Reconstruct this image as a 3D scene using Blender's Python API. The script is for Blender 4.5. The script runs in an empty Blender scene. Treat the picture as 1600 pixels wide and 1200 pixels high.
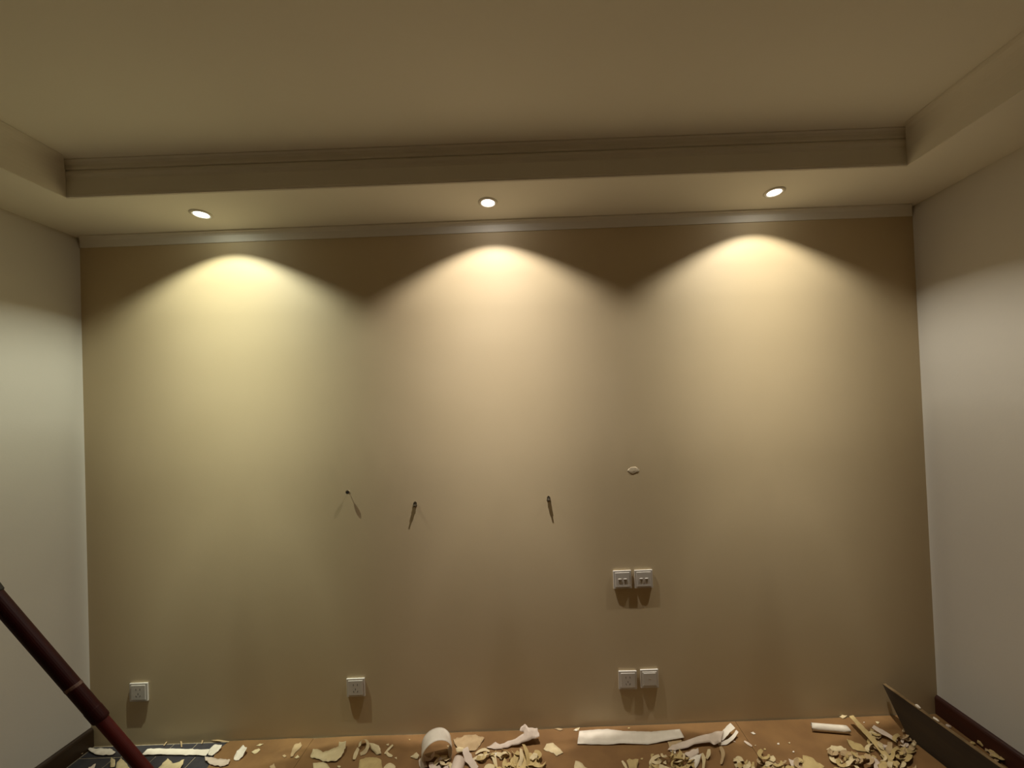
import bpy, bmesh, math, random
from mathutils import Vector, Matrix, noise
random.seed(7)
S = bpy.context.scene
COL = S.collection
PI = math.pi

# ------------------------------------------------------------------ camera
FPX, CX, CY = 600.0, 830.0, 637.0
CAM = Vector((0.0, -1.84, 1.50))
PITCH, ROLL = math.radians(.75), math.radians(-2.2)
cd = bpy.data.cameras.new('camera')
cam = bpy.data.objects.new('camera', cd)
COL.objects.link(cam)
cd.sensor_width = 36.0
cd.lens = FPX * 36.0 / 1600.0
cd.shift_x = (800.0 - CX) / 1600.0
cd.shift_y = (CY - 600.0) / 1600.0
cd.clip_start = 0.02
RM = Matrix.Rotation(PI / 2 + PITCH, 3, 'X') @ Matrix.Rotation(ROLL, 3, 'Z')
cam.matrix_world = Matrix.Translation(CAM) @ RM.to_4x4()
S.camera = cam

def at(px, py, axis, v):
    """a photograph pixel -> the point of a plane of the room (axis 0/1/2 = v)"""
    r = RM @ Vector(((px - CX) / FPX, -(py - CY) / FPX, -1.0))
    return CAM + r * ((v - CAM[axis]) / r[axis])

# ------------------------------------------------------------------ world, exposure
w = bpy.data.worlds.new('world')
S.world = w
w.use_nodes = True
w.node_tree.nodes['Background'].inputs[0].default_value = (0.9, 0.75, 0.5, 1)
w.node_tree.nodes['Background'].inputs[1].default_value = 0.0
S.view_settings.view_transform = 'Standard'
S.view_settings.look = 'None'
S.view_settings.gamma = 1.0
S.view_settings.use_curve_mapping = False
S.view_settings.exposure = 0.0
S.cycles.max_bounces = 12
S.cycles.diffuse_bounces = 8
S.cycles.use_denoising = True

# made-up downlight beam (angle from straight down -> intensity): a wide oval beam, flattened
# towards the wall to shape the scallops' brightness, cut off at about 63 degrees by the reflector
LAMP_W = 92.0
LAMP_D = .178                  # distance of the lamps from the feature wall
E_WALL = [(0, 1.45), (.10, 1.38), (.15, 1.16), (.24, .89), (.40, .63), (.61, .475), (.92, .320), (1.22, .200), (1.53, .148), (1.99, .096), (2.4, .066), (4, .008)]
CUT = [(0, 1), (50, 1), (53, .93), (56, .74), (59, .46), (61.5, .18), (64, 0), (90, 0)]
I_LAT = [(0, 1.9), (4, 1.6), (8, 1.0), (12, .66), (16, .43), (21, .27), (25, .25), (29, .27), (34, .30), (41, .35), (47, .30),
         (51, .245), (55, .165), (59, .09), (62, .035), (64, 0), (90, 0)]
LENS = [(0, 0), (58, 0), (64, .0038), (84, .0038), (90, .002)]      # faint glow of the lens itself

def interp(tab, a):
    for (a0, v0), (a1, v1) in zip(tab, tab[1:]):
        if a0 <= a <= a1:
            return v0 + (v1 - v0) * (a - a0) / (a1 - a0)
    return 0.0

def smooth(a, b, x):
    t = min(1.0, max(0.0, (x - a) / (b - a)))
    return t * t * (3 - 2 * t)

def intensity(th, h):
    lat = interp(I_LAT, th)
    c = -math.cos(math.radians(h))               # 180 degrees faces the feature wall
    if c <= 0 or th > 64:
        return lat
    ph = math.degrees(math.asin(min(1, c)))
    tt = math.tan(math.radians(max(th, 1.0)))
    rho = LAMP_D / c                              # horizontal distance to the wall that way
    zz, xx = rho / tt, math.sqrt(max(0, rho * rho - LAMP_D ** 2))
    wall = interp(E_WALL, min(zz, 4)) * math.exp(-(xx / min(.57, .37 + .19 * zz)) ** 2.0) * (rho * rho + zz * zz) ** 1.5 / LAMP_D * interp(CUT, th)
    wall = wall + (2.0 - wall) * (1 - smooth(4, 9, th))
    wall = min(wall, 2.6)
    k = smooth(8, 17, ph)
    return wall * k + lat * (1 - k)

def ies_text():
    va = [i for i in range(91)]
    ha = [i * 3 for i in range(121)]
    out = ['IESNA:LM-63-2002', '[TEST] downlight', 'TILT=NONE',
           '1 -1 1 %d %d 1 2 0 0 0' % (len(va), len(ha)), '1 1 0',
           ' '.join(map(str, va)), ' '.join(map(str, ha))]
    for h in ha:
        out.append(' '.join('%.4f' % (14.15 * (intensity(a, h) + interp(LENS, a))) for a in va))
    t = bpy.data.texts.new('fitted_beam')
    t.write('\n'.join(out) + '\n')
    return t

# ------------------------------------------------------------------ materials
MATS = {}
def mat(name, col, rough=.7, col2=None, scale=30.0, bump=0.0, bscale=200.0, metal=0.0, spec=.5, detail=4.0, stretch=None):
    if name in MATS:
        return MATS[name]
    m = bpy.data.materials.new(name)
    MATS[name] = m
    m.use_nodes = True
    nt = m.node_tree
    b = nt.nodes['Principled BSDF']
    b.inputs['Base Color'].default_value = (*col, 1)
    b.inputs['Roughness'].default_value = rough
    b.inputs['Metallic'].default_value = metal
    b.inputs['Specular IOR Level'].default_value = spec
    tc = nt.nodes.new('ShaderNodeTexCoord')
    src = tc.outputs['Object']
    if stretch:
        mp = nt.nodes.new('ShaderNodeMapping')
        mp.inputs['Scale'].default_value = stretch
        nt.links.new(src, mp.inputs[0])
        src = mp.outputs[0]
    if col2:
        n = nt.nodes.new('ShaderNodeTexNoise')
        n.inputs['Scale'].default_value = scale
        n.inputs['Detail'].default_value = detail
        nt.links.new(src, n.inputs['Vector'])
        r = nt.nodes.new('ShaderNodeValToRGB')
        r.color_ramp.elements[0].position = .35
        r.color_ramp.elements[1].position = .65
        r.color_ramp.elements[0].color = (*col, 1)
        r.color_ramp.elements[1].color = (*col2, 1)
        nt.links.new(n.outputs['Fac'], r.inputs[0])
        nt.links.new(r.outputs[0], b.inputs['Base Color'])
    if bump:
        n = nt.nodes.new('ShaderNodeTexNoise')
        n.inputs['Scale'].default_value = bscale
        n.inputs['Detail'].default_value = 3
        nt.links.new(src, n.inputs['Vector'])
        bp = nt.nodes.new('ShaderNodeBump')
        bp.inputs['Strength'].default_value = bump
        bp.inputs['Distance'].default_value = .002
        nt.links.new(n.outputs['Fac'], bp.inputs['Height'])
        nt.links.new(bp.outputs[0], b.inputs['Normal'])
    return m

M_WALL = mat('tan_wallpaper', (.565, .452, .278), .62, (.545, .434, .262), 2.2, .12, 260)
M_PAINT = mat('white_wall_paint', (.63, .595, .52), .7, (.61, .575, .505), 3.0, .10, 120)
M_CEIL = mat('white_ceiling_paint', (.84, .815, .725), .75, (.82, .795, .705), 2.0, .08, 120)
M_TRIM = mat('white_trim_paint', (.74, .705, .62), .5, (.72, .685, .60), 4.0)
M_BASE = mat('red_brown_baseboard', (.060, .012, .006), .5, (.035, .009, .004), 14, .1, 60, stretch=(1, .12, 1))
M_BASEL = mat('dark_brown_baseboard', (.040, .019, .006), .5, (.024, .012, .004), 14, .1, 60, stretch=(1, .12, 1))
M_CARD = mat('brown_board', (.215, .110, .033), .8, (.175, .086, .025), 9, .25, 70)
M_TILE = mat('dark_slate', (.030, .028, .034), .5, (.045, .040, .042), 22, .3, 60)
M_GROUT = mat('pale_grout', (.36, .30, .21), .9, (.26, .21, .14), 40, .4, 150)
M_PLATE = mat('white_plastic', (.60, .56, .50), .28)
M_SHADE = mat('grey_plastic', (.45, .41, .35), .4)
M_DARK = mat('dark_hole', (.012, .010, .008), .8)
M_METAL = mat('steel', (.62, .58, .50), .22, metal=1.0)
M_DMETAL = mat('dull_steel', (.16, .13, .09), .42, metal=.9)
M_RED = mat('red_lacquer', (.030, .0016, .0012), .55, (.022, .0012, .001), 8, spec=.22)
M_RED_LIT = mat('lit_red_lacquer', (.090, .0095, .0075), .6, (.070, .0075, .006), 10, spec=.25)  # lower tube of the pole, the light falling there mixed into its red
M_BLACK = mat('black_rubber', (.010, .008, .007), .6)
M_TAPE = mat('scuffed_tape', (.16, .09, .065), .6, (.05, .012, .008), 60)
M_PLANK = mat('dark_board_face', (.040, .023, .008), .8, (.022, .012, .004), 16, .3, 50, stretch=(1, .1, 1))
M_FILL = mat('filler', (.56, .465, .315), .85, bump=.4, bscale=90)
PAPERS = [mat('cream_paper', (.64, .52, .30), .7, (.56, .44, .24), 30, .2, 120),
          mat('white_paper', (.76, .68, .56), .6, (.70, .62, .50), 30, .15, 120),
          mat('yellowed_paper', (.50, .37, .155), .75, (.42, .30, .12), 25, .2, 120),
          mat('tan_paper', (.45, .32, .17), .8, (.38, .26, .13), 25, .2, 120),
          mat('pink_grey_paper', (.62, .50, .40), .7, (.54, .43, .33), 25, .2, 120)]
CREAM, WHITE, YELLOW, TAN, PINK = range(5)

# ------------------------------------------------------------------ helpers
def link(name, me, m=None, parent=None, smooth=False):
    o = bpy.data.objects.new(name, me)
    COL.objects.link(o)
    if m:
        me.materials.append(m)
    if parent:
        o.parent = parent
    if smooth:
        for p in me.polygons:
            p.use_smooth = True
    return o

def bmobj(name, bm, m=None, parent=None, smooth=False):
    me = bpy.data.meshes.new(name)
    bmesh.ops.recalc_face_normals(bm, faces=bm.faces[:])
    bm.to_mesh(me)
    bm.free()
    return link(name, me, m, parent, smooth)

def tag(o, label=None, cat=None, group=None, kind=None):
    if label: o['label'] = label
    if cat: o['category'] = cat
    if group: o['group'] = group
    if kind: o['kind'] = kind
    return o

def empty(name, loc):
    o = bpy.data.objects.new(name, None)
    COL.objects.link(o)
    o.location = loc
    o.empty_display_size = .03
    return o

def box(bm, x0, x1, y0, y1, z0, z1):
    v = [bm.verts.new((x, y, z)) for x in (x0, x1) for y in (y0, y1) for z in (z0, z1)]
    for f in ((0, 1, 3, 2), (4, 6, 7, 5), (0, 4, 5, 1), (2, 3, 7, 6), (0, 2, 6, 4), (1, 5, 7, 3)):
        bm.faces.new([v[i] for i in f])
    return v

def boxobj(name, dims, m, parent=None, bev=0.0, seg=2):
    bm = bmesh.new()
    box(bm, *dims)
    if bev:
        bmesh.ops.bevel(bm, geom=bm.edges[:], offset=bev, segments=seg, affect='EDGES', profile=.6)
    return bmobj(name, bm, m, parent)

def lathe(bm, prof, n=24, c=(0, 0, 0), axis=None):
    """prof: (radius, height) pairs about local +z; axis: world direction of +z"""
    q = Vector((0, 0, 1)).rotation_difference(Vector(axis)).to_matrix() if axis is not None else Matrix.Identity(3)
    c = Vector(c)
    rings = []
    for r, h in prof:
        if r < 1e-6:
            rings.append([bm.verts.new(c + q @ Vector((0, 0, h)))])
        else:
            rings.append([bm.verts.new(c + q @ Vector((r * math.cos(2 * PI * i / n), r * math.sin(2 * PI * i / n), h))) for i in range(n)])
    for a, b in zip(rings, rings[1:]):
        for i in range(n):
            j = (i + 1) % n
            if len(a) == 1 and len(b) == 1:
                continue
            if len(a) == 1:
                bm.faces.new((a[0], b[i], b[j]))
            elif len(b) == 1:
                bm.faces.new((a[i], b[0], a[j]))
            else:
                bm.faces.new((a[i], b[i], b[j], a[j]))

def latheobj(name, prof, m, parent=None, n=24, c=(0, 0, 0), axis=None, smooth=False):
    bm = bmesh.new()
    lathe(bm, prof, n, c, axis)
    return bmobj(name, bm, m, parent, smooth)

# ------------------------------------------------------------------ the room shell
XL, XR = -2.145, 1.872          # side walls
YB = -6.2                       # wall behind the camera
HS, HC = 2.422, 2.560           # soffit, raised ceiling
TX0, TX1, TY1, TY0 = -1.815, 1.531, -.325, -5.85     # opening of the raised ceiling
T = .10

def struct(o):
    o['kind'] = 'structure'
    return o

struct(boxobj('floor', (XL - T, XR + T, YB - T, T, -.12, -.003), M_GROUT))
struct(boxobj('wall_back', (XL, XR, 0, T, -.003, HC + .1), M_WALL))
struct(boxobj('wall_left', (XL - T, XL, YB, T, -.003, HC + .1), M_PAINT))
struct(boxobj('wall_right', (XR, XR + T, YB, T, -.003, HC + .1), M_PAINT))
struct(boxobj('wall_front', (XL - T, XR + T, YB - T, YB, -.003, HC + .1), mat('plain_far_wall_paint', (.50, .45, .38), .8, (.46, .41, .35), 6)))

bm = bmesh.new()                # ceiling: lowered border all round and the raised middle
def ring_pts(x0, x1, y0, y1, z):
    return [bm.verts.new(p) for p in ((x0, y0, z), (x1, y0, z), (x1, y1, z), (x0, y1, z))]
r0 = ring_pts(XL - T, XR + T, YB - T, T, HC + .08)
r1 = ring_pts(XL, XR, YB, 0, HS)
r1b = ring_pts(XL, XR, YB, 0, HC + .08)
r2 = ring_pts(TX0, TX1, TY0, TY1, HS)
r3 = ring_pts(TX0, TX1, TY0, TY1, HC)
for a, b in ((r1b, r1), (r1, r2), (r2, r3)):
    for i in range(4):
        j = (i + 1) % 4
        bm.faces.new((a[i], a[j], b[j], b[i]))
bm.faces.new(r3)
bm.faces.new(r1b)
for v in r0:
    bm.verts.remove(v)
struct(bmobj('ceiling', bm, M_CEIL))

def moulding(name, prof, p0, p1, inward, miter0, miter1):
    """prof: (projection, z); p0->p1 the line of the wall; inward: unit vector; miters shorten the ends by the projection"""
    p0, p1, inw = Vector(p0), Vector(p1), Vector(inward)
    d = (p1 - p0).normalized()
    bm = bmesh.new()
    ra, rb = [], []
    for pr, z in prof:
        a = p0 + inw * pr + d * (pr * miter0)
        b = p1 + inw * pr - d * (pr * miter1)
        ra.append(bm.verts.new((a.x, a.y, z)))
        rb.append(bm.verts.new((b.x, b.y, z)))
    n = len(prof)
    for i in range(n):
        j = (i + 1) % n
        bm.faces.new((ra[i], ra[j], rb[j], rb[i]))
    bm.faces.new(ra)
    bm.faces.new(rb[::-1])
    return struct(bmobj(name, bm, M_TRIM))

e = .0005
CROWN = [(0, HS + .001), (.005, HS + .001), (.007, HS + .007), (.005, HS + .013), (.0015, HS + .015), (.0015, HS + .072),
         (.005, HS + .080), (.011, HS + .086), (.013, HS + .089), (.013, HS + .099), (.008, HS + .1005), (.008, HS + .1045),
         (.014, HS + .106), (.016, HS + .110), (.017, HS + .122), (.022, HS + .130), (.030, HS + .134), (.030, HC - e), (0, HC - e)]
moulding('trim_1', CROWN, (TX0, TY1, 0), (TX1, TY1, 0), (0, -1, 0), 1, 1)
COVE = [(0, HS + .001), (.004, HS + .001)] + [(.004 + .05 * (1 - math.cos(k * PI / 20)), HS + .030 + .1065 * math.sin(k * PI / 20)) for k in range(11)] + [(.054, HC - e), (0, HC - e)]
moulding('trim_2', COVE, (TX0, TY0, 0), (TX0, TY1, 0), (1, 0, 0), 1, 1)
moulding('trim_3', COVE, (TX1, TY0, 0), (TX1, TY1, 0), (-1, 0, 0), 1, 1)
moulding('trim_4', CROWN, (TX0, TY0, 0), (TX1, TY0, 0), (0, 1, 0), 1, 1)
z = HS - e
CORN = [(0, HS - .046), (.004, HS - .046), (.006, HS - .040), (.008, HS - .034), (.015, HS - .018), (.025, HS - .009),
        (.030, HS - .007), (.033, HS - .006), (.033, z), (0, z)]
moulding('trim_5', CORN, (XL, 0, 0), (XR, 0, 0), (0, -1, 0), 1, 1)

def baseboard(name, x, s, m):
    prof = [(0, 0), (.014, 0), (.014, .076), (.011, .083), (.006, .088), (0, .089)]
    bm = bmesh.new()
    ra = [bm.verts.new((x + s * p, -.001, zz)) for p, zz in prof]
    rb = [bm.verts.new((x + s * p, YB + .001, zz)) for p, zz in prof]
    for i in range(len(prof)):
        j = (i + 1) % len(prof)
        bm.faces.new((ra[i], ra[j], rb[j], rb[i]))
    bm.faces.new(ra); bm.faces.new(rb[::-1])
    return struct(bmobj(name, bm, m))
baseboard('baseboard_left', XL, 1, M_BASEL)
baseboard('baseboard_right', XR, -1, M_BASE)

# dark tiles bared in the left corner (parts of the floor)
floor = bpy.data.objects['floor']
tile_mesh = {}
def tile(x0, x1, y0, y1):
    k = (round(x1 - x0, 3), round(y1 - y0, 3))
    if k not in tile_mesh:
        bm = bmesh.new()
        box(bm, 0, k[0], 0, k[1], -.0030, .0)
        bmesh.ops.bevel(bm, geom=[ed for ed in bm.edges if all(v.co.z > -.001 for v in ed.verts)], offset=.0012, segments=1, affect='EDGES')
        me = bpy.data.meshes.new('tile')
        bm.to_mesh(me); bm.free()
        me.materials.append(M_TILE)
        tile_mesh[k] = me
    o = bpy.data.objects.new('tile', tile_mesh[k])
    COL.objects.link(o)
    o.location = (x0, y0, random.uniform(0, .0006))
    o.parent = floor
g = .005
rows = [(-.062, -.006, [-2.125, -1.935, -1.745, -1.635, -1.47, -1.30])]
yy = -.062 - g
for k in range(5):
    off = (0, .075)[k % 2]
    rows.append((yy - .15, yy, [-2.125, -1.96 + off, -1.77 + off, -1.58 + off, -1.39 + off, -1.2 + off]))
    yy -= .15 + g
for y0, y1, xs in rows:
    for a, b in zip(xs, xs[1:]):
        tile(a, b - g, y0, y1)

# brown boards covering the rest of the floor
SHEET_Z = .0045
def sheet(pts, label, lift=()):
    bm = bmesh.new()
    lo = [bm.verts.new((x, y, .0008)) for x, y in pts]
    hi = [bm.verts.new((x, y, SHEET_Z)) for x, y in pts]
    n = len(pts)
    bm.faces.new(hi); bm.faces.new(lo[::-1])
    for i in range(n):
        j = (i + 1) % n
        bm.faces.new((lo[i], lo[j], hi[j], hi[i]))
    o = bmobj('floor_board', bm, M_CARD)
    return tag(o, label, 'floor board', 'brown boards covering the floor')
sheet([(-1.485, -.006), (-1.40, -.004), (-1.30, -.007), (-1.20, -.003), (-1.0868, -.008), (-1.0868, -3.0), (-1.42, -3.0), (-1.56, -.55),
       (-1.50, -.25), (-1.475, -.14), (-1.485, -.10), (-1.505, -.06)],
      'narrow brown floor board between the dark tiles and the seam below the left socket')
sheet([(-1.0852, -.010), (-.95, -.005), (-.80, -.006), (-.62, -.010), (-.40, -.006), (-.1, -.009), (.2, -.004), (.60, -.006), (.9062, -.004),
       (.9062, -3.0), (-1.0852, -3.0)],
      'wide brown floor board in the middle with most of the paper scraps on it')
sheet([(.9078, -.005), (1.3, -.007), (1.6, -.004), (1.855, -.006), (1.855, -3.0), (.9078, -3.0)],
      'brown floor board in the right corner under the dark skirting plank')

# ------------------------------------------------------------------ downlights
IES = ies_text()
def downlight(x, y, col, label, power=1.0):
    r = empty('downlight', (x, y, HS))
    tag(r, label, 'downlight', 'downlights in the soffit')
    latheobj('bezel', [(.031, -.0005), (.031, -.004), (.034, -.0055), (.039, -.0045), (.0425, -.0015), (.043, -.0005)], M_TRIM, r, 32, smooth=True)
    latheobj('reflector', [(.031, -.0006), (.031, -.0040), (.0290, -.0035), (.0285, -.0006)], M_METAL, r, 32)
    m = bpy.data.materials.new('lit_lens')
    m.use_nodes = True
    nt = m.node_tree
    nt.nodes.remove(nt.nodes['Principled BSDF'])
    em = nt.nodes.new('ShaderNodeEmission')
    em.inputs[0].default_value = (*col, 1)
    em.inputs[1].default_value = 6.0
    nt.links.new(em.outputs[0], nt.nodes['Material Output'].inputs[0])
    latheobj('lens', [(0, -.0050), (.012, -.0046), (.024, -.0030), (.0282, -.0012)], m, r, 32, smooth=True)
    ld = bpy.data.lights.new('lamp', 'POINT')
    ld.energy = LAMP_W * power
    ld.color = col
    ld.shadow_soft_size = .006
    ld.use_nodes = True
    nt = ld.node_tree
    em = nt.nodes['Emission']
    ie = nt.nodes.new('ShaderNodeTexIES')
    ie.mode = 'INTERNAL'
    ie.ies = IES
    nt.links.new(ie.outputs['Fac'], em.inputs['Strength'])
    lo = bpy.data.objects.new('lamp', ld)
    COL.objects.link(lo)
    lo.parent = r
    lo.location = (0, 0, -.014)
    return r
downlight(-1.407, -.175, (.95, 1.0, .82), 'lit round downlight in the soffit, nearest the left wall', 1.0)
downlight(-.154, -.180, (1.0, .94, .87), 'lit round downlight in the middle of the soffit', 1.0)
downlight(1.097, -.175, (1.0, .95, .83), 'lit round downlight in the soffit, nearest the right wall', .90)

# ------------------------------------------------------------------ wall sockets
def socket(x, zc, kind, label, group=None, tilt=0.0):
    r = empty('wall_socket', (x, 0, zc))
    r.rotation_euler = (0, tilt, 0)
    tag(r, label, 'wall socket', group)
    h = .043
    boxobj('back_box', (-h + .002, h - .002, -.004, -.0004, -h + .002, h - .002), M_PLATE, r)
    boxobj('frame', (-h, h, -.0085, -.003, -h, h), M_PLATE, r, .0022, 2)
    p = boxobj('panel', (-.034, .034, -.0105, -.0080, -.034, .034), M_PLATE, r, .0012, 2)
    def slot(x0, x1, z0, z1, nm='slot'):
        boxobj(nm, (x0, x1, -.0108, -.0100, z0, z1), M_DARK, p)
    if kind == 'power':
        slot(-.0105, -.0085, .010, .019); slot(.0085, .0105, .010, .019)
        slot(-.001, .001, -.010, -.002)
        for s in (-1, 1):
            bm = bmesh.new()
            v = box(bm, -.001, .001, -.0108, -.0100, -.004, .004)
            bmesh.ops.rotate(bm, verts=bm.verts[:], cent=(0, 0, 0), matrix=Matrix.Rotation(s * .5, 3, 'Y'))
            bmesh.ops.translate(bm, verts=bm.verts[:], vec=(s * .009, 0, -.017))
            bmobj('slot', bm, M_DARK, p)
    elif kind == 'media':
        for s in (-1, 1):
            j = boxobj('port_cover', (s * .0125 - .0075, s * .0125 + .0075, -.0128, -.0100, .000, .0060), M_PLATE, r, .0015, 2)
            boxobj('port', (s * .0125 - .006, s * .0125 + .006, -.0118, -.0100, -.0090, -.0002), M_SHADE, j)
    elif kind == 'switch':
        boxobj('rocker', (-.029, .029, -.0125, -.0100, -.029, .029), M_PLATE, r, .0012, 2)
        boxobj('mark', (-.004, .004, -.0130, -.0123, .002, .005), M_SHADE, r)
    return r
GS = 'white sockets on the tan wall'
socket(.401, .692, 'media', 'white socket plate with two ports, left one of the upper pair', GS)
socket(.502, .691, 'media', 'white socket plate with two ports, right one of the upper pair', GS)
socket(.407, .219, 'power', 'white power socket, left one of the lower pair and set slightly lower', GS, .02)
socket(.510, .222, 'switch', 'white blank-faced socket plate, right one of the lower pair', GS)
socket(-.880, .233, 'power', 'single white power socket low on the wall below the screw anchor', GS)
socket(-1.907, .250, 'power', 'single white power socket low in the dim left corner beside the red pole', GS)

# ------------------------------------------------------------------ bolts and anchor left in the wall
def bolt(x, zc, label, bright):
    r = empty('wall_bolt', (x, 0, zc))
    tag(r, label, 'bolt', 'bolts left in the wall')
    ax = (0, -1, 0)
    bm = bmesh.new()                      # split sleeve standing out of the wall, its tongue bent up
    box(bm, -.0075, .0075, -.0035, -.0004, -.004, .020)
    bmesh.ops.bevel(bm, geom=[e_ for e_ in bm.edges if abs(e_.verts[0].co.y - e_.verts[1].co.y) > .001], offset=.004, segments=3, affect='EDGES')
    bmobj('sleeve', bm, M_DMETAL, r)
    latheobj('washer', [(0, .0036), (.0095, .0036), (.0095, .0048), (0, .0048)], M_METAL if bright else M_DMETAL, r, 20, axis=ax)
    bm = bmesh.new()
    lathe(bm, [(0, .0050), (.0078, .0050), (.0078, .0092), (.0062, .0100), (0, .0100)], 6, axis=ax)
    bmobj('nut', bm, M_METAL, r)
    prof = [(0, .0102)]
    for i in range(3):
        h = .0102 + i * .0012
        prof += [(.0034, h), (.0042, h + .0006)]
    prof += [(.0030, .0136), (0, .0138)]
    latheobj('threaded_stud', prof, M_DMETAL, r, 12, axis=ax)
    return r
bolt(-.571, 1.078, 'dull steel bolt with nut in the wall, left one of the two bolts', False)
bolt(.066, 1.080, 'shiny steel bolt with nut in the wall, right one of the two bolts', True)

r = empty('screw_anchor', (-.887, 0, 1.157))
tag(r, 'small screw in a plug, alone above the single socket, casting two shadows', 'screw')
ax = (0, -1, 0)
latheobj('plug', [(0, .0003), (.0052, .0003), (.0052, .0012), (.0030, .0014), (0, .0014)], M_FILL, r, 14, axis=ax)
latheobj('shank', [(0, .0015), (.0014, .0015), (.0014, .0085), (0, .0085)], M_DMETAL, r, 10, axis=ax)
latheobj('head', [(0, .0086), (.0050, .0086), (.0088, .0120), (.0088, .0142), (.0060, .0150), (0, .0150)], M_DMETAL, r, 16, axis=ax)
latheobj('recess', [(0, .0151), (.0050, .0151), (.0050, .0156), (0, .0156)], M_DARK, r, 12, c=(0, 0, -.002), axis=ax)

bm = bmesh.new()                # lump of filler
bmesh.ops.create_icosphere(bm, subdivisions=3, radius=1.0)
for v in bm.verts:
    n = noise.noise(v.co * 1.6 + Vector((3, 1, 7))) * .35
    v.co = Vector((v.co.x * (.027 + .02 * n), v.co.y * .0014 * (1 + n), v.co.z * (.016 + .012 * n)))
for v in bm.verts:
    v.co.y = min(v.co.y, 0) - .0004
o = bmobj('filler_patch', bm, M_FILL, None, True)
o.location = (.478, 0, 1.206)
tag(o, 'small rough patch of filler on the wall above the upper pair of sockets', 'filler patch')

# ------------------------------------------------------------------ red pole leaning across the left corner
def ray_at_depth(px, py, d):
    rr = RM @ Vector(((px - CX) / FPX, -(py - CY) / FPX, -1.0))
    return CAM + rr * (d / rr.y)
top = at(-600, 247, 0, XL + .022)
ft = at(385, 1386, 2, .0)
ft = ray_at_depth(385, 1386, 1.25)
dirp = (top - ft).normalized()
ft = ft - dirp * ((ft.z - SHEET_Z - .016) / dirp.z)
L = (top - ft).length
def along(px, py):              # distance along the pole seen at a pixel
    rr = (RM @ Vector(((px - CX) / FPX, -(py - CY) / FPX, -1.0))).normalized()
    w0 = ft - CAM
    b = dirp.dot(rr); d = dirp.dot(w0); e2 = rr.dot(w0)
    return (b * e2 - d) / (1 - b * b)
tc, tb, tg = along(150, 1122), along(112, 1075), along(4, 922)
r = empty('red_pole', ft)
tag(r, 'dark red telescopic metal pole with black grip leaning across the left corner', 'pole')
latheobj('inner_tube', [(0, .012), (.0152, .012), (.0152, tc + .05), (0, tc + .05)], M_RED_LIT, r, 28, axis=dirp)
latheobj('collar', [(.0153, tc - .016), (.0186, tc - .012), (.0195, tc - .006), (.0195, tc + .026), (.0189, tc + .030)], M_RED, r, 28, axis=dirp)
latheobj('outer_tube', [(.0153, tc), (.0188, tc), (.0188, L - .02), (0, L - .02)], M_RED, r, 28, axis=dirp)
latheobj('tape_band', [(.0189, tb - .005), (.0194, tb - .004), (.0194, tb + .004), (.0189, tb + .005)], M_TAPE, r, 28, axis=dirp)
latheobj('grip', [(.0189, tg), (.0215, tg + .003), (.0222, tg + .02), (.0215, tg + .14), (.0189, tg + .145)], M_BLACK, r, 28, axis=dirp)
latheobj('foot_cap', [(0, -.006), (.016, -.004), (.019, .004), (.019, .05), (.0153, .052)], M_BLACK, r, 28, axis=dirp)
latheobj('end_cap', [(.0189, L - .04), (.0202, L - .038), (.0202, L - .008), (.016, L - .001), (0, L)], M_BLACK, r, 28, axis=dirp)

# ------------------------------------------------------------------ dark skirting plank standing on edge
r = empty('skirting_plank', (1.606, -.06, SHEET_Z))
tag(r, 'dark wooden skirting plank with a slanted end standing on edge near the right wall', 'plank')
bm = bmesh.new()
hgt, th, ln = .151, .016, 1.05
a = [(0, .056), (0, -.061)]
vs = []
for xx in (0, th):
    vs.append([bm.verts.new((xx, -.063, 0)), bm.verts.new((xx + .002, .054, hgt)), bm.verts.new((xx + .002 + .085, -ln, hgt)), bm.verts.new((xx + .085, -ln, 0))])
A, B = vs
bm.faces.new(A); bm.faces.new(B[::-1])
for i in range(4):
    j = (i + 1) % 4
    bm.faces.new((A[i], B[i], B[j], A[j]))
bmesh.ops.bevel(bm, geom=bm.edges[:], offset=.0012, segments=1, affect='EDGES')
bmobj('board', bm, M_PLANK, r)
bm = bmesh.new()                # thin cap along the top edge, the light on it put into a paler colour
v0 = [bm.verts.new(p) for p in ((.002, .052, hgt + .0002), (.002 + th, .052, hgt + .0002), (.087 + th, -ln + .002, hgt + .0002), (.087, -ln + .002, hgt + .0002))]
v1 = [bm.verts.new(v.co + Vector((0, 0, .0012))) for v in v0]
bm.faces.new(v1); bm.faces.new(v0[::-1])
for i in range(4):
    j = (i + 1) % 4
    bm.faces.new((v0[i], v0[j], v1[j], v1[i]))
bmobj('lit_edge', bm, mat('lit_edge_wood', (.22, .14, .06), .8, (.13, .08, .03), 30), r)

# ------------------------------------------------------------------ torn wallpaper on the floor
def jit(p, a, s=9.0):
    return noise.noise_vector(Vector(p) * s) * a

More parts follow.
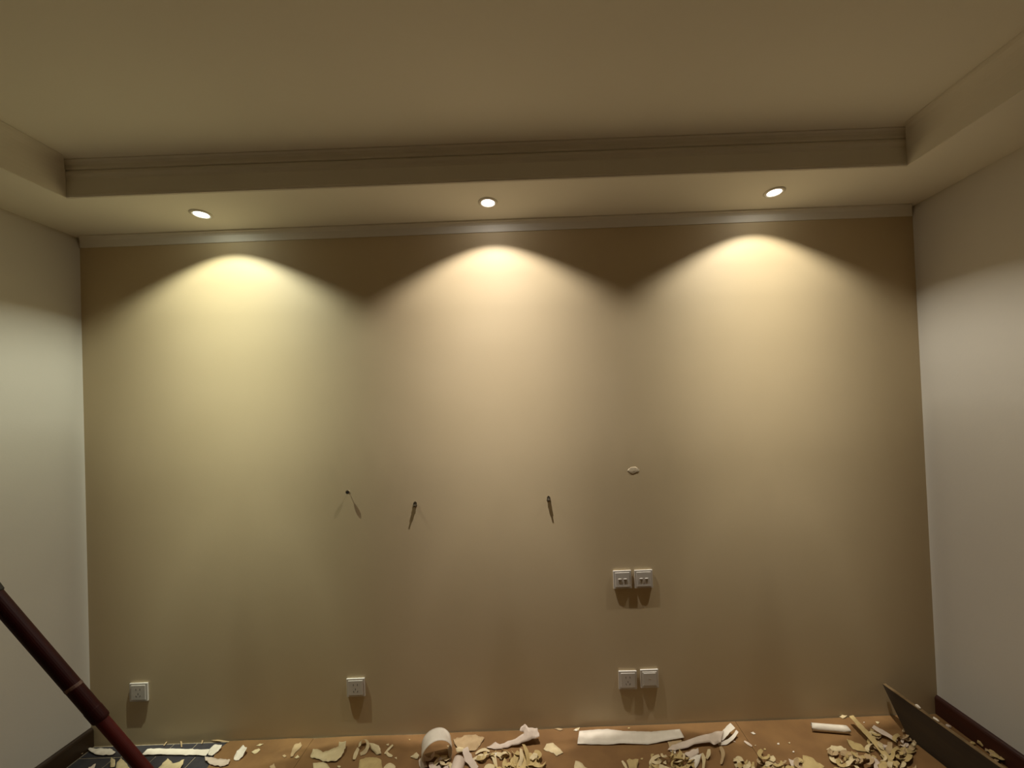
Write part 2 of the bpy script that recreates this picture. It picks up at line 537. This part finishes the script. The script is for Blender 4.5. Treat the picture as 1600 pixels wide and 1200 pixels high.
def scrap(pts, m, label, cat='paper scrap', group=None, curl=.006, z0=.0012, th=.0009, name='wallpaper_scrap', seed=0, rag=1.0):
    """pts: outline seen in the photograph, (px, py) or (px, py, height above the boards)"""
    world = []
    rg = random.Random(seed * 17 + 3)
    torn = []                                    # ragged, torn outline
    for p, q in zip(pts, pts[1:] + pts[:1]):
        p = (p[0], p[1], p[2] if len(p) > 2 else 0.0)
        q = (q[0], q[1], q[2] if len(q) > 2 else 0.0)
        torn.append(p)
        ln_e = math.hypot(q[0] - p[0], q[1] - p[1])
        if ln_e > 5 and rag:
            for k in (1, 2) if ln_e > 9 else (1,):
                t = k / (3 if ln_e > 9 else 2) + rg.uniform(-.08, .08)
                off = rg.uniform(-1, 1) * min(1.1, ln_e * .08) * rag
                torn.append((p[0] + (q[0] - p[0]) * t - (q[1] - p[1]) / ln_e * off, p[1] + (q[1] - p[1]) * t + (q[0] - p[0]) / ln_e * off, p[2] + (q[2] - p[2]) * t))
    for p in torn:
        h = p[2] if len(p) > 2 else 0.0
        world.append(at(p[0], p[1], 2, SHEET_Z + z0 + h))
    c = sum(world, Vector()) / len(world)
    base = Vector((c.x, c.y, SHEET_Z))
    bm = bmesh.new()
    f = bm.faces.new([bm.verts.new(v - base) for v in world])
    bmesh.ops.triangulate(bm, faces=[f])
    bmesh.ops.subdivide_edges(bm, edges=bm.edges[:], cuts=2, use_grid_fill=True)
    bmesh.ops.triangulate(bm, faces=bm.faces[:])
    rad = max((v.co.xy.length for v in bm.verts))
    ph = random.uniform(0, 6.28)
    d = Vector((math.cos(ph), math.sin(ph)))
    for v in bm.verts:
        q = v.co.xy.dot(d) / max(rad, 1e-4)
        n = noise.noise(Vector((v.co.x * 26 + seed, v.co.y * 26, seed * 3.1)))
        n2 = noise.noise(Vector((v.co.x * 75, v.co.y * 75 + seed, seed * 1.7)))
        v.co.z += curl * (q * q * .9 + .5 * abs(n) + .35 * n2)
    lo = min(v.co.z for v in bm.verts)
    for v in bm.verts:
        v.co.z += z0 - lo
    o = bmobj(name, bm, PAPERS[m], None, True)
    o.location = base
    sm = o.modifiers.new('thickness', 'SOLIDIFY')
    sm.thickness = th
    sm.offset = 1
    return tag(o, label, cat, group)

def catmull(P, n):
    out = []
    Q = [P[0] * 2 - P[1]] + P + [P[-1] * 2 - P[-2]]
    for i in range(1, len(Q) - 2):
        for k in range(n):
            t = k / n
            a, b, c, d = Q[i - 1], Q[i], Q[i + 1], Q[i + 2]
            out.append(.5 * ((2 * b) + (c - a) * t + (2 * a - 5 * b + 4 * c - d) * t * t + (3 * b - a - 3 * c + d) * t ** 3))
    out.append(P[-1])
    return out

def ribbon_mesh(P, width, tilt0, tilt1, th=.0008, n=5, taper=.6):
    """P: centre line (local), tilt: angle of the strip's width out of the floor"""
    C = catmull(P, n)
    bm = bmesh.new()
    prev = None
    for i, c in enumerate(C):
        t = i / (len(C) - 1)
        tg_ = (C[min(i + 1, len(C) - 1)] - C[max(i - 1, 0)])
        if tg_.length < 1e-6: tg_ = Vector((1, 0, 0))
        tg_.normalize()
        side = Vector((0, 0, 1)).cross(tg_)
        if side.length < .05: side = Vector((1, 0, 0))
        side.normalize()
        nrm = tg_.cross(side)
        a = tilt0 + (tilt1 - tilt0) * t
        wv = side * math.cos(a) + nrm * math.sin(a)
        nv = nrm * math.cos(a) - side * math.sin(a)
        ww = width * .5 * (taper + (1 - taper) * math.sin(PI * min(1, max(0, t)))) * (1 + .25 * noise.noise(c * 60))
        cur = [bm.verts.new(c + wv * s * ww + nv * o_ * th) for s, o_ in ((-1, 0), (1, 0), (1, 1), (-1, 1))]
        if prev:
            for k in range(4):
                l = (k + 1) % 4
                bm.faces.new((prev[k], prev[l], cur[l], cur[k]))
        else:
            bm.faces.new(cur[::-1])
        prev = cur
    bm.faces.new(prev)
    return bm

def ribbon(pts, wpx, m, label, tilt=(.2, .2), cat='paper strip', group=None, z0=.0015, name='wallpaper_strip', taper=.6):
    world = [at(p[0], p[1], 2, SHEET_Z + (p[2] if len(p) > 2 else 0.0)) for p in pts]
    c = sum(world, Vector()) / len(world)
    base = Vector((c.x, c.y, SHEET_Z))
    bm = ribbon_mesh([v - base for v in world], wpx / 345.0, tilt[0], tilt[1], taper=taper)
    lo = min(v.co.z for v in bm.verts)
    for v in bm.verts:
        v.co.z += z0 - lo
    o = bmobj(name, bm, PAPERS[m], None, False)
    o.location = base
    return tag(o, label, cat, group)

def roll(px, py, rad, length, yaw, arc0, arc1, m, label, grow=.0, tip=0.0, name='wallpaper_curl'):
    """a strip rolled up: axis lies on the floor, pointing along yaw; arc in radians, 0 = right, pi/2 = up"""
    base = at(px, py, 2, SHEET_Z)
    bm = bmesh.new()
    n, k = 30, 6
    th = .0010
    grid = {}
    for i in range(n + 1):
        t = i / n
        a = arc0 + (arc1 - arc0) * t
        for j in range(k + 1):
            s = j / k - .5
            rr = rad * (1 - grow * t) * (1 + .05 * noise.noise(Vector((i * .2, j * .5, px))))
            for q in (0, 1):
                r2 = rr - q * th
                ln_ = length * (1 - .12 * abs(math.sin(3 * t + px)))
                grid[i, j, q] = bm.verts.new((r2 * math.cos(a), s * ln_, rad + r2 * math.sin(a)))
    for i in range(n):
        for j in range(k):
            bm.faces.new((grid[i, j, 0], grid[i + 1, j, 0], grid[i + 1, j + 1, 0], grid[i, j + 1, 0]))
            bm.faces.new((grid[i, j, 1], grid[i, j + 1, 1], grid[i + 1, j + 1, 1], grid[i + 1, j, 1]))
        for j in (0, k):
            bm.faces.new((grid[i, j, 0], grid[i, j, 1], grid[i + 1, j, 1], grid[i + 1, j, 0]))
    for i in (0, n):
        for j in range(k):
            bm.faces.new((grid[i, j, 0], grid[i, j + 1, 0], grid[i, j + 1, 1], grid[i, j, 1]))
    lo = min(v.co.z for v in bm.verts)
    for v in bm.verts:
        v.co.z += .001 - lo
    bmesh.ops.rotate(bm, verts=bm.verts[:], cent=(0, 0, 0), matrix=Matrix.Rotation(yaw, 3, 'Z'))
    o = bmobj(name, bm, PAPERS[m], None, True)
    o.location = base
    return tag(o, label, 'paper curl')

# --- left corner
scrap([(135, 1169), (160, 1170), (172, 1170), (181, 1176), (176, 1180), (152, 1180), (141, 1175)], WHITE,
      'pale grey paper scrap on the dark tiles left of the red pole', curl=.008, seed=1)
ribbon([(127, 1180), (133, 1170), (143, 1162), (159, 1157)], 5, TAN, 'thin tan paper strip on the tiles against the left baseboard', (.3, .6))
ribbon([(226, 1176), (250, 1175.5), (276, 1176), (300, 1176.5), (326, 1177)], 9, WHITE, 'long straight white paper strip across the dark tiles', (.15, .15), taper=1.0)
scrap([(325, 1178, .004), (328, 1170, .010), (336, 1163, .018), (347, 1162, .020), (345, 1168, .014), (341, 1173, .008), (331, 1181, .002)], WHITE,
      'white curled paper flap at the right end of the long straight strip', curl=.006, seed=3)
scrap([(320, 1186), (333, 1184), (350, 1187), (360, 1190), (357, 1196), (345, 1199), (330, 1196), (321, 1190)], PINK,
      'oval cream paper scrap at the left edge of the brown boards', curl=.012, seed=4)
scrap([(365, 1187, .002), (370, 1172, .012), (380, 1163, .020), (386, 1168, .022), (381, 1178, .012), (373, 1187, .004)], WHITE,
      'upright white paper scrap beside the oval one on the board edge', curl=.008, seed=5)
scrap([(393, 1176), (398, 1172), (404, 1169), (407, 1172), (403, 1176), (397, 1178)], CREAM, 'small bean-shaped cream scrap right of the upright white scrap', curl=.004, seed=6)
scrap([(400, 1166), (406, 1162), (412, 1163), (406, 1166)], CREAM, 'sliver of cream paper just behind the bean-shaped scrap', curl=.003, seed=7)
scrap([(247, 1203), (254, 1194), (262, 1186), (270, 1193), (276, 1193), (288, 1188), (284, 1199), (281, 1206)], CREAM,
      'cream horned paper scrap on the dark tiles right of the pole', curl=.010, seed=8)
scrap([(174, 1184, .012), (180, 1187, .014), (179, 1199, .0), (172, 1199, .0)], CREAM, 'narrow cream scrap standing up on the tiles left of the pole', curl=.003, seed=9)
scrap([(183, 1193), (189, 1187), (196, 1192), (203, 1203), (180, 1204)], CREAM, 'blunt cream scrap at the foot of the pole on the tiles', curl=.010, seed=10)
scrap([(72, 1200), (76, 1190, .012), (84, 1200), (78, 1206)], PINK, 'pointed pale scrap beside the left baseboard at the picture edge', curl=.004, seed=11)
scrap([(138, 1200), (150, 1194), (147, 1204), (140, 1208)], PINK, 'pale three-cornered scrap on the tiles between baseboard and pole', curl=.004, seed=12)
ribbon([(256, 1166), (262, 1159), (272, 1157), (282, 1158), (284, 1168)], 2.2, TAN, 'thin tan hooked paper strip on the tiles against the wall', (.2, .2))
ribbon([(315, 1163), (319, 1156), (335, 1157), (358, 1160)], 2.4, TAN, 'thin tan bent paper strip on the tiles beside the board edge', (.2, .2))

# --- left of the middle
scrap([(485, 1184), (489, 1172), (496, 1172), (505, 1176), (512, 1174), (529, 1167, .008), (530, 1160, .016), (541, 1159, .020), (540, 1170, .014), (535, 1179, .008), (526, 1191), (512, 1192), (506, 1191), (495, 1187)],
      CREAM, 'wing-shaped cream wallpaper scrap on the boards below the left socket', curl=.008, seed=13)
scrap([(489, 1193), (505, 1191), (512, 1195), (517, 1204), (489, 1206)], CREAM, 'cream scrap tucked in front of the wing-shaped scrap', curl=.005, seed=14)
scrap([(454, 1184), (456, 1173), (460, 1164), (470, 1160), (472, 1165), (465, 1173), (458, 1183)], TAN, 'faint tan tongue-shaped scrap left of the wing-shaped scrap', curl=.003, seed=15)
scrap([(460, 1184), (465, 1180), (468, 1183), (463, 1186)], CREAM, 'tiny cream chip at the tip of the tan tongue-shaped scrap', curl=.002, seed=16)
scrap([(441, 1181), (445, 1179), (448, 1182), (444, 1184)], TAN, 'tiny tan chip left of the tan tongue-shaped scrap', curl=.002, seed=17)
scrap([(421, 1199), (428, 1193), (431, 1200), (426, 1206)], TAN, 'small tan scrap at the picture edge under the bean-shaped scrap', curl=.003, seed=18)
ribbon([(553, 1189), (556, 1180), (560, 1171)], 6, CREAM, 'short upright cream strip on the left of the crumpled tangle', (.4, .7))
ribbon([(563, 1180, .002), (571, 1175, .006), (575, 1165, .014), (571, 1157, .018), (564, 1160, .016), (562, 1168, .010)], 7, CREAM, 'looped cream strip at the back of the crumpled tangle', (.9, .6))
scrap([(577, 1160, .022), (585, 1160, .026), (592, 1163, .022), (596, 1177, .006), (588, 1178, .004), (581, 1170, .012)], CREAM, 'leaf-like cream flap on the right of the crumpled tangle', curl=.006, seed=19)
scrap([(559, 1204), (562, 1187), (575, 1184), (585, 1184), (596, 1188), (599, 1204)], YELLOW, 'yellowed flat scrap at the front of the crumpled tangle', curl=.008, seed=20)
ribbon([(601, 1179), (607, 1172), (614, 1165, .006)], 3.5, CREAM, 'thin cream sliver right of the crumpled tangle', (.3, .3))
ribbon([(603, 1176), (608, 1181), (613, 1183)], 4, CREAM, 'short cream sliver crossing the thin one right of the tangle', (.3, .3))
scrap([(599, 1200), (604, 1195), (611, 1193), (618, 1198), (617, 1206), (602, 1206)], CREAM, 'rounded cream scrap at the picture edge right of the tangle', curl=.006, seed=21)
scrap([(603, 1164), (608, 1162), (607, 1166)], CREAM, 'tiny cream chip behind the thin slivers near the wall', curl=.002, seed=22)
scrap([(616, 1184), (620, 1183), (620, 1187)], CREAM, 'tiny cream chip to the right of the thin slivers', curl=.002, seed=23)

# --- middle
roll(683, 1186, .064, .075, .30, -.7, 3.7, WHITE, 'large open white paper curl lying on the boards left of the middle')
roll(714, 1206, .026, .08, -.1, -.4, 3.4, PINK, 'smaller pink-grey paper curl in front of the large white curl')
scrap([(641, 1184), (646, 1180, .006), (651, 1176, .010), (655, 1180, .008), (652, 1187)], CREAM, 'cream scrap at the left foot of the large white curl', curl=.005, seed=24)
scrap([(654, 1190), (660, 1184), (666, 1192), (668, 1199), (658, 1206)], PINK, 'pink-grey scrap in front of the left side of the large curl', curl=.006, seed=25)
ribbon([(677, 1199), (684, 1190, .010), (691, 1185, .016), (699, 1184, .010)], 6, CREAM, 'wavy cream strip poking out of the large white curl', (.5, .3))
ribbon([(727, 1171, .030), (729, 1180, .022), (734, 1190, .012), (745, 1204)], 11, PINK, 'pink-grey strip slanting forward right of the large curl', (.3, .5))
scrap([(708, 1156), (725, 1150), (742, 1149), (757, 1155), (750, 1166), (742, 1174), (718, 1178)], TAN, 'broad tan paper piece against the wall right of the large curl', curl=.012, seed=26)
scrap([(712, 1170, .012), (718, 1166, .016), (724, 1168, .014), (724, 1175, .004), (714, 1176, .002)], CREAM, 'cream fold lying on the broad tan piece', curl=.006, z0=.014, seed=27)
scrap([(760, 1168), (768, 1164), (774, 1159, .006), (781, 1163, .008), (800, 1156, .018), (819, 1145, .034), (812, 1142, .045), (814, 1135, .054), (820, 1131, .058), (827, 1137, .050), (840, 1138, .044), (843, 1151, .030), (832, 1154, .024), (820, 1159, .014), (805, 1164, .008), (788, 1169), (772, 1171)],
      PINK, 'long pale strip rising to a folded tip against the wall in the middle', curl=.002, z0=.004, seed=28, cat='paper strip')
for i, (pts, wd, m, lab) in enumerate([
    ([(743, 1179), (750, 1174, .008), (758, 1172, .010), (765, 1175, .004)], 4, CREAM, 'thin arched strip left under the long pale strip'),
    ([(737, 1189), (746, 1184, .006), (752, 1181, .008), (758, 1182, .003)], 4, CREAM, 'thin flat arched strip below the other arched strip'),
    ([(769, 1178, .012), (773, 1188, .008), (776, 1203)], 6, CREAM, 'cream strip pointing forward beneath the long pale strip'),
    ([(775, 1177, .010), (784, 1180, .010), (793, 1181, .004)], 6, CREAM, 'cream strip lying crossways beneath the long pale strip'),
    ([(806, 1204), (805, 1190, .010), (810, 1176, .016)], 8, YELLOW, 'yellowed strip standing in the heap under the folded tip'),
    ([(812, 1200), (815, 1185, .012), (814, 1172, .018)], 7, CREAM, 'cream pointed strip in the heap under the folded tip'),
    ([(826, 1203), (825, 1188, .008), (822, 1174, .018), (818, 1166, .018)], 9, YELLOW, 'tall yellowed strip at the right of the heap under the folded tip'),
    ]):
    ribbon(pts, wd, m, lab, (.3 + .1 * i, .5), group='strips heaped under the long pale strip')
scrap([(796, 1206), (797, 1186), (810, 1180), (830, 1178), (842, 1186), (846, 1206)], YELLOW, 'broad yellowed sheet at the bottom of the heap under the folded tip', curl=.008, seed=29)
scrap([(827, 1180, .016), (833, 1172, .024), (840, 1174, .022), (839, 1180, .016), (832, 1184, .012)], CREAM, 'bright crumpled scrap at the right of the heap under the folded tip', curl=.006, z0=.012, seed=30)
scrap([(768, 1174, .014), (776, 1173, .018), (775, 1180, .010)], WHITE, 'small bright corner of paper under the long pale strip', curl=.003, z0=.012, seed=31)
scrap([(849, 1171), (854, 1163), (864, 1161), (870, 1166), (875, 1170), (880, 1177), (870, 1182), (865, 1177), (855, 1174)], CREAM,
      'cream boomerang-shaped scrap lying alone on the middle board', curl=.004, seed=32)
scrap([(897, 1204), (899, 1190), (906, 1191), (918, 1201), (914, 1208)], CREAM, 'cream scrap at the picture edge under the long white panel strip', curl=.004, seed=33)
scrap([(902, 1160, .008), (905, 1140, .012), (928, 1138, .012), (950, 1137, .012), (975, 1140, .010), (1018, 1141, .010), (1040, 1139, .014), (1062, 1137, .020), (1069, 1150, .016), (1045, 1154, .012), (1012, 1161, .006), (975, 1159, .010), (948, 1161, .007)],
      WHITE, 'long broad white paper panel lying along the foot of the wall', curl=.003, z0=.004, th=.0016, seed=34, cat='paper strip', rag=.25)
scrap([(896, 1142), (900, 1138), (906, 1137), (903, 1142)], CREAM, 'small cream chip at the left end of the broad white panel', curl=.003, seed=35)
scrap([(866, 1139), (874, 1138), (880, 1140), (875, 1142)], TAN, 'flat tan chip at the wall between folded tip and white panel', curl=.002, seed=36)
ribbon([(972, 1190), (976, 1196), (980, 1203)], 4, CREAM, 'short cream sliver in front of the broad white panel', (.2, .4))
scrap([(979, 1190, .010), (983, 1186, .014), (998, 1188, .010), (995, 1203), (983, 1205)], YELLOW, 'yellowed folded scrap in front of the broad white panel', curl=.006, seed=37)

# --- right of the middle
scrap([(1043, 1172), (1050, 1164, .004), (1070, 1158, .010), (1100, 1148, .022), (1118, 1143, .026), (1131, 1142, .028), (1127, 1160, .012), (1115, 1164, .008), (1109, 1160, .010), (1085, 1163, .008), (1068, 1170, .002), (1055, 1173)],
      PINK, 'pale bent strip with a forked end right of the white panel', curl=.002, z0=.006, seed=38, cat='paper strip')
ribbon([(1126, 1155, .012), (1132, 1147, .024), (1138, 1140, .034), (1145, 1134, .040)], 8, WHITE, 'upper prong of the forked end, a folded white strip', (.1, .3), taper=.9, z0=.012)
ribbon([(1122, 1163, .004), (1134, 1160, .008), (1145, 1152, .016), (1152, 1142, .026)], 4.5, WHITE, 'lower prong of the forked end, a thin white strip', (.5, .5), taper=.8)
scrap([(1043, 1160), (1052, 1155), (1062, 1154), (1066, 1159), (1058, 1165), (1046, 1170)], TAN, 'tan scrap under the left end of the pale forked strip', curl=.004, seed=39)
scrap([(1047, 1174), (1055, 1171, .004), (1056, 1178)], WHITE, 'small white corner in front of the tan scrap by the forked strip', curl=.003, seed=40)
scrap([(1069, 1177, .006), (1080, 1171, .014), (1091, 1169, .016), (1092, 1176, .010), (1078, 1186)], PINK, 'grey crumpled scrap beneath the pale forked strip', curl=.006, seed=41)
scrap([(1076, 1187, .012), (1087, 1180, .020), (1096, 1178, .022), (1093, 1190, .010), (1086, 1202), (1080, 1198)], WHITE, 'white kite-shaped scrap in front of the pale forked strip', curl=.004, seed=42)
ribbon([(1097, 1179, .016), (1100, 1189, .012), (1099, 1203)], 6, CREAM, 'narrow cream strip just right of the white kite-shaped scrap', (.5, .7))
ribbon([(1108, 1172, .014), (1107, 1180, .010), (1104, 1187)], 7, CREAM, 'short cream strip hanging under the forked end', (.5, .4))
ribbon([(1126, 1168, .012), (1130, 1180, .008), (1127, 1196)], 6, TAN, 'tan strip hanging forward from below the forked end', (.3, .7))
ribbon([(1163, 1159), (1169, 1163), (1175, 1167)], 4, PINK, 'thin pink-grey sliver alone to the right of the forked end', (.2, .2))
scrap([(1142, 1156), (1146, 1156), (1150, 1160), (1145, 1159)], PINK, 'tiny pink-grey chip between forked end and thin sliver', curl=.002, seed=43)
scrap([(1173, 1145), (1177, 1144), (1181, 1147), (1177, 1148)], WHITE, 'tiny white chip near the wall right of the forked end', curl=.002, seed=44)

# --- right
def half_tube():
    pts0, pts1 = at(1266, 1141, 2, SHEET_Z), at(1327, 1146, 2, SHEET_Z)
    d = (pts1 - pts0)
    ln_ = d.length
    yaw = math.atan2(d.y, d.x) - PI / 2
    return (1296.5, 1143, .015, ln_, yaw)
px_, py_, rr_, ln_, yw = half_tube()
roll(px_, py_, rr_, ln_, yw, -1.2, 3.6, WHITE, 'white rolled-up paper tube lying near the wall on the right board')
scrap([(1291, 1173), (1299, 1165, .008), (1312, 1166, .010), (1322, 1171, .006), (1324, 1178), (1312, 1175), (1300, 1174)], CREAM, 'cream moustache-shaped scrap in front of the white rolled-up tube', curl=.005, seed=45)
ribbon([(1330, 1122, .030), (1345, 1139, .024), (1364, 1160, .016), (1384, 1184, .010), (1400, 1204, .004)], 8, YELLOW, 'long straight yellowed strip slanting from the wall toward the viewer', (.3, .3), taper=.8, z0=.012)
scrap([(1311, 1120), (1316, 1117, .006), (1324, 1118, .006), (1317, 1123)], CREAM, 'cream chip against the wall at the top of the long yellowed strip', curl=.003, seed=46)
ribbon([(1364, 1137, .020), (1373, 1143, .018), (1386, 1150, .012), (1402, 1160, .006)], 8, PINK, 'pink-grey strip right of the long yellowed strip', (.4, .3), z0=.010)
ribbon([(1354, 1146, .012), (1364, 1144, .014), (1374, 1148, .010)], 5, CREAM, 'short cream strip crossing the pink-grey strip', (.4, .2), z0=.006)
scrap([(1323, 1156, .004), (1332, 1159), (1345, 1163), (1352, 1170), (1367, 1174), (1356, 1177), (1340, 1174), (1330, 1168)], YELLOW, 'yellowed bird-shaped scrap left of the long yellowed strip', curl=.006, seed=47)
scrap([(1328, 1178), (1340, 1177), (1342, 1186), (1330, 1188)], CREAM, 'small square cream scrap below the bird-shaped scrap', curl=.005, seed=48)
scrap([(1253, 1206), (1254, 1180, .014), (1268, 1184, .012), (1278, 1191, .006), (1288, 1197, .004), (1286, 1206)], YELLOW, 'large yellowed scrap with a square corner at the picture edge on the right', curl=.006, seed=49)
scrap([(1232, 1186, .018), (1240, 1188, .016), (1247, 1192, .010), (1253, 1204), (1240, 1206)], PINK, 'pale pointed scrap left of the large yellowed scrap', curl=.006, seed=50)
scrap([(1362, 1183, .016), (1370, 1187, .014), (1376, 1194, .008), (1384, 1204), (1366, 1206)], PINK, 'pale scrap under the lower end of the long yellowed strip', curl=.006, z0=.008, seed=51)
ribbon([(1426, 1163, .002), (1432, 1157, .008), (1437, 1149, .012)], 4, TAN, 'thin tan strip leaning at the foot of the dark plank', (.4, .4))
scrap([(1422, 1163), (1427, 1160, .006), (1432, 1164), (1427, 1167)], CREAM, 'cream chip at the foot of the dark plank', curl=.004, seed=52)

# lumps of plaster between plank and right baseboard, crumbs on the plank's edge
def lump(p, size, label, m=CREAM, seed=0, group=None):
    bm = bmesh.new()
    bmesh.ops.create_icosphere(bm, subdivisions=2, radius=1.0)
    for v in bm.verts:
        n = noise.noise(v.co * 1.9 + Vector((seed, seed * 2.3, 1)))
        v.co = Vector((v.co.x * size[0], v.co.y * size[1], v.co.z * size[2])) * (1 + .45 * n)
    lo = min(v.co.z for v in bm.verts)
    for v in bm.verts:
        v.co.z -= lo
    o = bmobj('plaster_crumb', bm, PAPERS[m])
    o.location = p
    return tag(o, label, 'plaster crumb', group)
def fl(px, py):
    return at(px, py, 2, SHEET_Z + .0004)
lump(fl(1520, 1163), (.010, .007, .005), 'flat plaster crumb beside the right baseboard, farthest of three', YELLOW, 1)
lump(fl(1536, 1166), (.018, .016, .012), 'largest plaster lump beside the right baseboard', YELLOW, 2)
lump(fl(1554, 1182), (.013, .015, .012), 'plaster lump beside the right baseboard, nearest of three', YELLOW, 3)
lump(fl(1482, 1136), (.008, .008, .005), 'pink-grey crumb behind the dark plank near the corner', PINK, 4)
def on_plank(y):
    t = (.054 + .06 - 0 - (y + .06) - .06) if False else None
    f = (.054 - (y + .06)) / (.054 + ln_p)
    return Vector((1.606 + .002 + .085 * f + .008, y, SHEET_Z + hgt + .0016))
ln_p = 1.05
lump(on_plank(-.155), (.006, .012, .005), 'white crumb lying on the top edge of the dark plank, farther one', WHITE, 5)
lump(on_plank(-.225), (.006, .012, .004), 'white crumb lying on the top edge of the dark plank, nearer one', WHITE, 6)

# --- heaps of thin shavings: alike, so they share a label per heap
def heap(px0, px1, py0, py1, n, label, group, mats, top=.02, seed=1):
    rnd = random.Random(seed)
    for i in range(n):
        px, py = rnd.uniform(px0, px1), rnd.uniform(py0, py1)
        ang = rnd.uniform(0, 2 * PI)
        lpx = rnd.uniform(12, 30)
        # lower in the heap's rim, higher in its middle
        q = 1 - abs((px - (px0 + px1) / 2) / ((px1 - px0) / 2)) ** 2
        zb = .0015 + rnd.uniform(0, top) * q
        bend = rnd.uniform(.5, 3.6) * rnd.choice((-1, 1))
        R_ = lpx / abs(bend)
        lift = rnd.uniform(.004, .016)
        pts = []
        for k in range(5):
            t = k / 4 - .5
            a = bend * t
            lx, ly = R_ * math.sin(a), R_ * (1 - math.cos(a)) * (1 if bend > 0 else -1)
            pts.append((px + math.cos(ang) * lx - math.sin(ang) * ly, py + .72 * (math.sin(ang) * lx + math.cos(ang) * ly), lift * (1 - 4 * t * t) + rnd.uniform(0, .003)))
        if i % 3 == 2:                           # every third one a crumpled torn bit
            k = rnd.randint(5, 7)
            rr = rnd.uniform(4, 10)
            out = [(px + rr * rnd.uniform(.5, 1.2) * math.cos(2 * PI * j / k), py + .75 * rr * rnd.uniform(.5, 1.2) * math.sin(2 * PI * j / k), rnd.uniform(0, .012)) for j in range(k)]
            scrap(out, rnd.choice(mats), label, 'paper shaving', group, curl=rnd.uniform(.006, .016), z0=zb, name='paper_shaving', seed=200 + seed * 70 + i)
        else:
            ribbon(pts, rnd.uniform(3.0, 6.5), rnd.choice(mats), label, (rnd.uniform(-.9, .9), rnd.uniform(-.9, .9)), 'paper shaving', group, z0=zb, name='paper_shaving', taper=rnd.uniform(.7, 1.0))
heap(1018, 1084, 1183, 1212, 34, 'curled yellowed shaving in the heap below the left end of the forked strip', 'shavings below the forked strip', [YELLOW, YELLOW, CREAM], .022, 1)
heap(1152, 1252, 1186, 1212, 40, 'curled shaving in the heap left of the large yellowed scrap', 'shavings left of the large yellowed scrap', [YELLOW, CREAM, YELLOW, TAN], .020, 2)
heap(1296, 1430, 1170, 1216, 66, 'curled shaving in the heap between the long yellowed strip and the plank', 'shavings heaped in front of the plank', [YELLOW, YELLOW, TAN, CREAM], .018, 3)
heap(1352, 1424, 1140, 1170, 14, 'tan shaving behind the heap, at the foot of the slanted plank end', 'shavings at the slanted plank end', [TAN, PINK, YELLOW, TAN], .004, 8)
heap(748, 845, 1176, 1210, 22, 'curled shaving in the heap under the long pale strip', 'shavings under the long pale strip', [YELLOW, CREAM], .010, 4)
heap(655, 735, 1180, 1210, 12, 'pale shaving around the large white curl', 'shavings around the large white curl', [PINK, CREAM], .006, 5)
heap(1488, 1575, 1135, 1192, 8, 'tan shaving on the floor between plank and right baseboard', 'shavings between plank and baseboard', [TAN, TAN, YELLOW], .002, 6)

# --- scattered flakes
rnd = random.Random(11)
flakes = [(1019, 1179), (1003, 1186), (1216, 1162), (1233, 1161), (983, 1138), (1350, 1129), (1371, 1129), (1380, 1145), (640, 1156), (742, 1149), (730, 1153),
          (1180, 1165), (1105, 1152), (588, 1196), (700, 1166), (530, 1198), (900, 1141), (1058, 1170), (1240, 1175), (1195, 1171), (1405, 1172), (1128, 1172)]
for i, (px, py) in enumerate(flakes):
    k = rnd.randint(4, 6)
    rr = rnd.uniform(1.4, 3.2)
    a0 = rnd.uniform(0, 6)
    pts = [(px + rr * rnd.uniform(.6, 1.2) * math.cos(a0 + 2 * PI * j / k), py + .7 * rr * rnd.uniform(.6, 1.2) * math.sin(a0 + 2 * PI * j / k)) for j in range(k)]
    scrap(pts, rnd.choice([CREAM, WHITE, YELLOW]), 'tiny pale flake of paper lying loose on the brown boards', 'paper flake', 'loose flakes on the boards', curl=.002, name='paper_flake', seed=60 + i)
